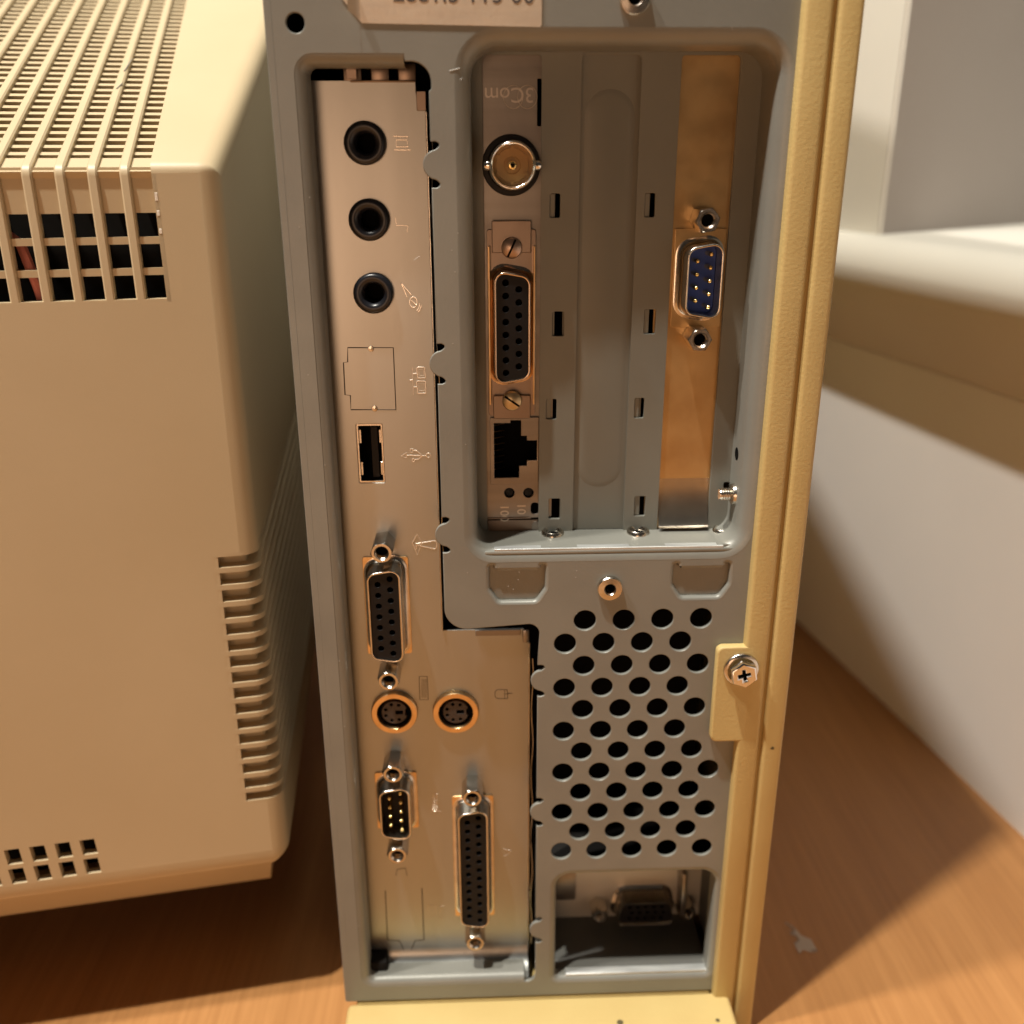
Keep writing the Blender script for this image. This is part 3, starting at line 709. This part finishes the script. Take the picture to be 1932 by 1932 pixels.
symbol('screen_symbol', [([(829, 1710), (836, 1710)], F_, .08), ([(829, 1730), (836, 1733)], F_, .08), ([(830, 1716), (830, 1722)], F_, .07), (rpoly([(808, 1708), (822, 1708), (822, 1728), (808, 1728)], 2), T, .05)])

# ---------- expansion cards
YB = YS+1.1
def bracket(name, c, mt, holes=(), zb_=None):
    return sheet(name, rrect(c-9.2, c+9.2, (zl if zb_ is None else zb_)-.2, 27, .5), holes, YB, .8, mt, tw, .05)
# 1: network card
hb = lambda u, v, y=YB: hit(u, v, y)
rj0 = hb(925, 795); rj1 = hb(1014, 903)
AU = (7.73, -32.9); bnc = hit(967, 312, 3.5)
l1, l2 = hb(961, 930), hb(997, 930)
k1 = hb(1017, 233)
hol = [circ(*l1, 1.25, 20), circ(*l2, 1.25, 20), rrect(13.2, 14.2, hb(1016, 238)[1], hb(1016, 148)[1], .2, 2), mv(dshape(24.9, -1, gr=.3), *AU), rrect(rj0[0]+.4, rj1[0]-.1, rj1[1]-1.0, rj0[1]+1.0, .1, 1)]
hol += [rrect(12.2, 14.2, hb(1016, 970)[1], hb(1016, 948)[1], .8, 3), rrect(12.6, 14.2, hb(1016, 1012)[1], hb(1016, 985)[1], .7, 3)]
nb = bracket('network_card', SC[0], M_tin, hol, hb(966, 977)[1]+.2)
tagit(nb, 'bare steel bracket with a round coaxial socket, a pin socket and a network jack')
b = MB(); zz = hb(966, 977)[1]; b.box(SC[0]-SW, SC[0]+SW, YB+.2, YB+.9, zl-3, zz-.6, .1, 1); b.tube([(SC[0]-SW, YB-.1, zz), (SC[0]+4.3, YB-.1, zz)], .22); b.build('bracket_foot', M_pink, nb)
textmesh('embossed_letters', '3Com', 4.1, (SC[0]-.55, YB-.03, hb(960, 178)[1]), mat('embossed_steel', (.52,.46,.40), .3, .9), nb, math.pi, .16)
b = MB()
for x, rr in ((SC[0]+3.2, 2.0), (SC[0]+.3, 2.0)): b.tube([(x+rr*math.cos(2*math.pi*k/24), YB-.05, hb(960, 180)[1]-.3+rr*1.1*math.sin(2*math.pi*k/24)) for k in range(24)], .07, 6, True)
b.build('embossed_rings', mat('embossed_ring', (.62,.54,.45), .3, .9), nb)
for u, t in ((951, '100'), (983, '10')):
    x, z = hb(u, 965 if t == '100' else 960); textmesh('embossed_number', t, 2.9, (x, YB-.02, z-(.4 if t == '100' else 0)), mat('embossed_number', (.60,.54,.46), .3, .9), nb, -math.pi/2, .1)
b = MB()
for x, z in (l1, l2): b.lathe((x, YB+.9, z), [(1.3, 0), (.9, -.5), (.01, -.7)], 16)
b.build('status_light', M_black, nb)
# coaxial socket
bx, bz = bnc
b = MB(); b.lathe((bx, 0, bz), [(6.1, YB), (6.1, YB-1.0), (5.9, YB-1.3), (5.0, YB-1.4), (4.6, YB-2.0)], 44); col = b.build('coaxial_socket', M_black, nb, 50)
b = MB(); b.lathe((bx, 0, bz), [(4.75, YB-1.3), (4.75, 3.2), (4.55, 2.75), (4.3, 2.6), (4.1, 2.7), (4.0, 3.1), (4.0, YB-1)], 48)
for sgn in (-1, 1): b.lathe((bx+sgn*4.6, 4.6, bz), [(.95, 0), (.95, sgn*.8), (.75, sgn*1.15), (.01, sgn*1.2)], 16, 'x')
b.build('barrel', mat('chrome', (.85,.82,.76), .12, 1), col, 50)
b = MB(); b.lathe((bx, 0, bz), [(4.0, 5.2), (3.4, 5.2), (3.3, 4.9), (1.7, 4.9), (1.6, 5.1), (.9, 5.1), (.8, 4.4), (.62, 4.3)], 40)
for a in range(30, 360, 60): b.box(bx+3.3*math.cos(R(a))-.35, bx+3.3*math.cos(R(a))+.35, 4.7, 5.0, bz+3.3*math.sin(R(a))-.35, bz+3.3*math.sin(R(a))+.35)
b.build('insulator', M_teflon, col, 40)
b = MB(); b.lathe((bx, 0, bz), [(.85, 5.0), (.85, 4.2), (.7, 4.05), (.45, 4.05), (.4, 4.3), (.4, 7)], 20); b.build('centre_contact', M_pin, col, 50)
b = MB(); b.lathe((bx, 0, bz), [(.42, 5.0), (.01, 5.01)], 12); b.build('bore', M_ink, col)
# slide-lock pin socket
f = dsub(nb, 'pin_socket', AU[0], AU[1], 15, -1, YB-.4, 6.5, flange=M_pink, stand=False, fw=5.3, flh=20.4, insert=M_black, shellmat=mat('warm_nickel', (.60,.46,.34), .25, 1))
for q in (1, -1):
    zc = AU[1]+q*17.6
    b = MB(); b.box(AU[0]-4.2, AU[0]+4.2, YB-1.9, YB-1.5, zc-(3.4 if q < 0 else 2.0), zc+(2.0 if q < 0 else 4.6), .15, 1); b.build('slide_lock', M_pink, f)
    zs2 = AU[1]+q*16.66
    b = MB(); b.lathe((AU[0], YB-1.9, zs2), [(2.2, 0), (2.2, -.9), (1.95, -1.15), (.01, -1.25)], 28); sc_ = b.build('lock_screw', mat('brass_screw', (.50,.40,.24) if q < 0 else (.45,.33,.26), .35, .9), f, 50)
    b = MB(); mt4 = None; ang = R(-35 if q < 0 else 65); c_, s_2 = math.cos(ang), math.sin(ang)
    P = [(-2.0, -.22), (2.0, -.22), (2.0, .22), (-2.0, .22)]
    b.loft([[(AU[0]+x*c_-z*s_2, y, zs2+x*s_2+z*c_) for x, z in P] for y in (YB-3.2, YB-2.9)], cap0=True, cap1=True); b.build('screw_slot', M_ink, f)
b = MB()
for sgn in (-1, 1): b.box(AU[0]+sgn*4.9-.2, AU[0]+sgn*4.9+.2, YB-2.4, YB-.8, AU[1]-17.6, AU[1]+17.0, .08, 1)
b.build('slide_rail', M_flange, f)
# network jack
a, c, zA1, zB1 = rj0[0]-.1, rj1[0]+.15, rj1[1]-1.1, rj0[1]+1.0
jx = lambda t: a+(c-a)*t
jz = lambda t: zA1+(zB1-zA1)*t
fh = [(jx(.08), jz(.10)), (jx(.60), jz(.10)), (jx(.60), jz(.28)), (jx(.76), jz(.28)), (jx(.76), jz(.36)), (jx(.97), jz(.36)), (jx(.97), jz(.66)), (jx(.76), jz(.66)), (jx(.76), jz(.73)), (jx(.64), jz(.73)), (jx(.64), jz(.96)), (jx(.42), jz(.96)), (jx(.42), jz(.92)), (jx(.08), jz(.92))]
f = sheet('network_jack', rrect(a, c, zA1, zB1, .2, 2), [fh], YB-.7, .8, M_tin, nb, .08)
b = MB(); b.box(a+.3, c-.2, YB+8, YB+9, zA1, zB1); b.box(a-.1, a+.5, YB+.3, YB+8, zA1, zB1); b.box(a, c, YB+.3, YB+8, zA1-.3, zA1+.2); b.box(a, c, YB+.3, YB+8, zB1-.2, zB1+.3); b.build('bore', M_ink, f)
b = MB()
for q in range(8): z = jz(.2)+(jz(.86)-jz(.2))*q/7; b.tube([(jx(.08), YB+.9, z), (jx(.3), YB+3.5, z-.3)], .12, 5)
b.build('contacts', mat('dull_contact', (.25,.18,.08), .4, 1), f)
# 2: blank cover with an oblong press mark
bl = bracket('blank_slot_cover', SC[1], M_slot, (), zl+.2)
x0, zt1 = hb(1103, 170); x1_, zb1 = hb(1175, 915)
ob = rrect(SC[1]-5.2, SC[1]+5.2, hb(1140, 918)[1], hb(1155, 168)[1], 5.1, 12)
b = MB(); b.loft([[(x, YB-.01, z) for x, z in ob], [(x, YB-.09, z) for x, z in offs(ob, -.5)], [(x, YB-.2, z) for x, z in offs(ob, -1.2)]], cap1=True); b.build('pressed_oblong', M_slot, bl, 60)
b = MB(); b.box(SC[1]-SW-.4, SC[1]+SW+.0, 3.2, YB, zl-.75, zl-.05, .1, 1); b.build('cover_tab', M_case, bl)
# 3: card with a 9 pin plug, its warm reflection put into the colour
DS = (48.7, -23.1)
gb = bracket('serial_card', SC[2], M_warm_refl, [mv(dshape(16.6, 1, gr=.3), *DS)], zl+.2)
tagit(gb, 'steel bracket, warm reflection put into its colour, with a blue nine pin plug')
b = MB()
cv_ = [(YB-.02-2.6*(1-math.cos(R(a))), zl+12.5-11.6*math.sin(R(a))) for a in range(0, 91, 9)]
b.loft([[(x, y, z) for y, z in cv_] for x in (SC[2]-SW+.05, SC[2]+SW-.05)], close=False); b.build('bracket_bend', mat('bright_steel', (.62,.56,.46), .22, .95, (.50,.44,.36), 200), gb, 60)  # same bracket in a paler colour, standing in for its bright reflection
b = MB(); b.box(SC[2]-SW+.2, SC[2]+SW-.1, 3.0, YB, zl-.8, zl-.1, .1, 1); b.build('bracket_tab', M_tin, gb)
dsub(gb, 'nine_pin_plug', DS[0], DS[1], 9, 1, YB-.3, 5.4, male=True, insert=M_blue, flange=M_warm_refl, yst=5.6, fw=5.6, flh=10.6)

# ---------- lower right window: a second socket inside
YW = 22
wp = lambda u, v: hit(u, v, YW)
zf = ZB+4.5+1.4
back = sheet('inner_port_panel', [(wx0-3, zf), (wx1+4, zf), (wx1+4, wz1+1.2), (wx0-3, wz1+1.2)], [], YW, .8, mat('lightened_steel', (.62,.58,.50), .4, .4), tw)  # steel colour lightened to offset the dark of the window
vg = wp(1212, 1702)
def dflat(L, Wd, gr=0): k = Wd*math.tan(R(12)); return offs(rpoly([(-L/2, Wd/2), (L/2, Wd/2), (L/2-k, -Wd/2), (-L/2+k, -Wd/2)][::-1], 2, 6), gr)
b = MB(); fl = [(x, -z) for x, z in dflat(17.5, 8.5)]
rings = [[(x+vg[0], y, z+vg[1]+.8) for x, z in offs(fl, g)] for g, y in ((1.2, YW), (.5, YW-.5), (0, YW-1), (0, YW-5.5), (-.3, YW-5.8), (-.6, YW-5.5), (-.6, YW-.2))]
b.loft(rings); vgo = b.build('monitor_socket', M_nick, tw, 60)
pos = [(vg[0]+2.3*(i-2)+(0.6 if r_ == 1 else 0), vg[1]+.8+2.0*(1-r_)) for r_ in range(3) for i in range(5)]
sheet('socket_block', mv([(x, z) for x, z in offs(fl, -.65)], vg[0], vg[1]+.8), [circ(x, z, .6, 12) for x, z in pos], YW-5, 2, M_black, vgo, .05)
b = MB()
for x, z in pos: b.lathe((x, YW-4.2, z), [(.6, 0), (.01, .01)], 10)
b.build('bores', M_ink, vgo)
for u in (1128, 1288):
    x, _ = wp(u, 1712); z = vg[1]
    standoff(vgo, x, z, YW, YW-5.5)
# dark floor and side walls of the window
b = MB(); b.box(wx0-3, wx1+2, 2.2, YW+1, wz1+1.3, wz1+1.8); b.build('dark_baffle', M_dark, tw)  # added baffle, coloured near-black so the vent holes stay dark
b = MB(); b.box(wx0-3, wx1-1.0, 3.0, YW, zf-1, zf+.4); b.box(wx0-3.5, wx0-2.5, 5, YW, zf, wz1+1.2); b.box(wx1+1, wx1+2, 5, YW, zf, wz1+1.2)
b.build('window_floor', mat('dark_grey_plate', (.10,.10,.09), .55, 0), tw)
b = MB(); b.box(wx0+4.4, wx1-.8, .8, 3.2, zf-.3, zf+.55, .25, 2); b.build('window_sill_edge', M_scratch, tw)
b = MB(); b.box(wx0+2, wx0+9, YW-1.5, YW-.1, zf+8, zf+18, .3); b.build('inner_bracket', M_tin, tw); b = MB(); b.box(wx1-6, wx1-4.6, YW-6, YW-.1, zf+5, zf+20, .3); b.build('inner_bracket', M_tin, tw)

# ---------- yellowed plastic covers
YC = -2.4
b = MB()
def strip(x0, x1_, z0, z1, y0=YC, bv=1.0): b.box(x0, x1_, y0, 6, z0, z1, bv, 3)
strip(62.4, 68.0, ZD, ZT, YC, .9)
b.box(67.3, 69.6, YC+1.5, 6, ZD, ZT)
b.box(68.9, 74.0, YC, 300, ZD, ZT, 1.1, 3)
b.build('side_cover', M_cover, tw, 40)
tx0, tz1 = hit(1352, 1222, YC); tz0 = hit(1345, 1400, YC)[1]
tb = sheet('screw_tab', rrect(tx0+.3, 64.5, tz0, tz1, [1.6, 0, 0, 1.6], 6), [], YC-.02, 2.3, M_cover, tw, .45)
b = MB(); b.box(XL+.6, 67.0, -14, -.1, ZD, ZB-.2, 1.6, 4); b.box(XL+3, 62, 0, 295, ZD, ZB-.4, .5, 1); b.build('bottom_cover', M_cover, tw, 40)
# screw of the side cover
x, z = hit(1401, 1268, -4.0)
b = MB(); b.lathe((x, YC, z), [(4.25, 0), (4.25, -.5), (4.0, -.85), (3.4, -.95)], 40); cs_ = b.build('cover_screw', M_nick, tw, 50)
b = MB(); ph = R(100)
hexp = [(x+.1+r_*math.cos(ph+i*math.pi/3), z-.1+r_*math.sin(ph+i*math.pi/3)) for i in range(6) for r_ in (3.35,)]
cross = []
for k in range(4):
    a = R(90*k+12)
    for dx, dz in ((.42, -.0), ):
        pass
wv, lv = .36, 1.45
base = [(wv, wv), (wv, lv), (-wv, lv), (-wv, wv), (-lv, wv), (-lv, -wv), (-wv, -wv), (-wv, -lv), (wv, -lv), (wv, -wv), (lv, -wv), (lv, wv)]
ca, sa = math.cos(R(12)), math.sin(R(12))
cross = [(x+.1+p*ca-q*sa, z-.1+p*sa+q*ca) for p, q in base]
b.free if False else None
sheet('screw_head', hexp, [cross], YC-3.3, 2.3, mat('zinc_screw', (.80,.80,.80), .16, 1), cs_, .42)
b = MB(); b.lathe((x, YC-1.6, z), [(2.4, 0), (.01, .01)], 20); b.build('bore', M_ink, cs_)

# ---------- foil label at the top, and small dirt
lz0 = hit(850, 48, 0)[1]; lx0, lx1 = hit(683, 45, 0)[0], hit(1022, 52, 0)[0]
lab = sheet('foil_label', [(lx0, lz0+.35), (lx1-.3, lz0-.25), (lx1, lz0+.1), (lx1-.1, lz0+34), (lx0-4.5, lz0+34), (lx0-3.6, lz0+4.6), (lx0-1.2, lz0+1.8)], [], -.22, .2, M_label, tw)
textmesh('label_text', '2881.5 113 00', 4.6, ((lx0+lx1)/2+2.3, -.26, hit(900, 0, 0)[1]+.95), M_print, lab, R(-.6), .05)
b = MB(); ccx = lx0-2.2   # curled corner lifting off
rows = []
for k in range(7):
    a = k/6; rows.append([(lx0-.3-1.4*a-.6*a*a, -.25-1.5*a*a, lz0+.6+q*5.0+ (1.6*a if q == 0 else 0)) for q in (0, .35, .7, 1)])
b.loft(rows, close=False); b.build('curled_corner', M_label, lab, 60)
for u, v, rr, yy in ((1457, 1412, .55, YC-.05), (1170, 1929, .9, None), (1354, 1925, .6, None)):
    b = MB()
    if yy is None:
        d = Fw*FPX + Rt*(u-966) - Up*(v-966); t = (ZB-.15)/d.z; p = CAM+d*t
        b.lathe((p.x, p.y, ZB-.12), [(rr*.3, .02), (rr, .0)], 9, 'z', phase=.4); b.face([(p.x-rr, p.y-.3, ZB-.12), (p.x+rr*.8, p.y-.2, ZB-.12), (p.x+.2, p.y+rr*.7, ZB-.12)])
    else:
        x, z = hit(u, v, yy); b.face([(x-rr, yy, z-.2), (x+rr*.7, yy, z-.4), (x+rr, yy, z+.2), (x, yy, z+rr), (x-rr*.5, yy, z+.3)])
    b.build('dirt_speck', M_smudge, tw)
# scratches and paint specks on the grey steel
b = MB()
b.tube([(hit(848, 134, 0)[0], -.02, hit(848, 134, 0)[1]), (hit(868, 129, 0)[0], -.02, hit(868, 129, 0)[1])], .09, 5)
for k in range(22):
    u = random.choice([random.uniform(545, 640), random.uniform(850, 880), random.uniform(850, 1380)]); v = random.uniform(300, 1850) if u < 700 else (random.uniform(200, 1000) if u < 881 else random.uniform(1045, 1160))
    if u < 700: u = 520+.078*v+random.uniform(6, 40)
    x, z = hit(u, v, 0); b.box(x-.09, x+.09, -.05, .02, z-.1, z+.1)
tagit(b.build('paint_speck', mat('paint_grain', (.44,.43,.39), .5, .2), tw), kind='stuff')
b = MB()
for k in range(5):
    u = random.choice([random.uniform(860, 878), random.uniform(900, 1400), random.uniform(700, 1480)]); v = random.uniform(150, 1000) if u < 880 else random.choice([random.uniform(1050, 1165), random.uniform(50, 62)])
    x, z = hit(u, v, 0); a = random.uniform(0, 3.1); l = random.uniform(.4, 1.5)
    b.tube([(x, -.0, z), (x+l*.5*math.cos(a), -.015, z+l*.5*math.sin(a)), (x+l*math.cos(a), 0, z+l*math.sin(a)*.9)], .035, 4)
tagit(b.build('fine_scratch', mat('rubbed_paint', (.42,.41,.37), .5, .2), tw), kind='stuff')
# white scuff on the desk
b = MB()
pts = []
for k, (u, v) in enumerate([(1480, 1737), (1497, 1748), (1512, 1765), (1530, 1772), (1543, 1795), (1530, 1797), (1515, 1792), (1508, 1800), (1500, 1783), (1492, 1768)]):
    d = Fw*FPX + Rt*(u-966) - Up*(v-966); t = (ZD+.15)/d.z; p = CAM+d*t; pts.append((p.x, p.y, ZD+.15))
b.face(pts); sc = b.build('desk_scuff', M_scuff, desk)
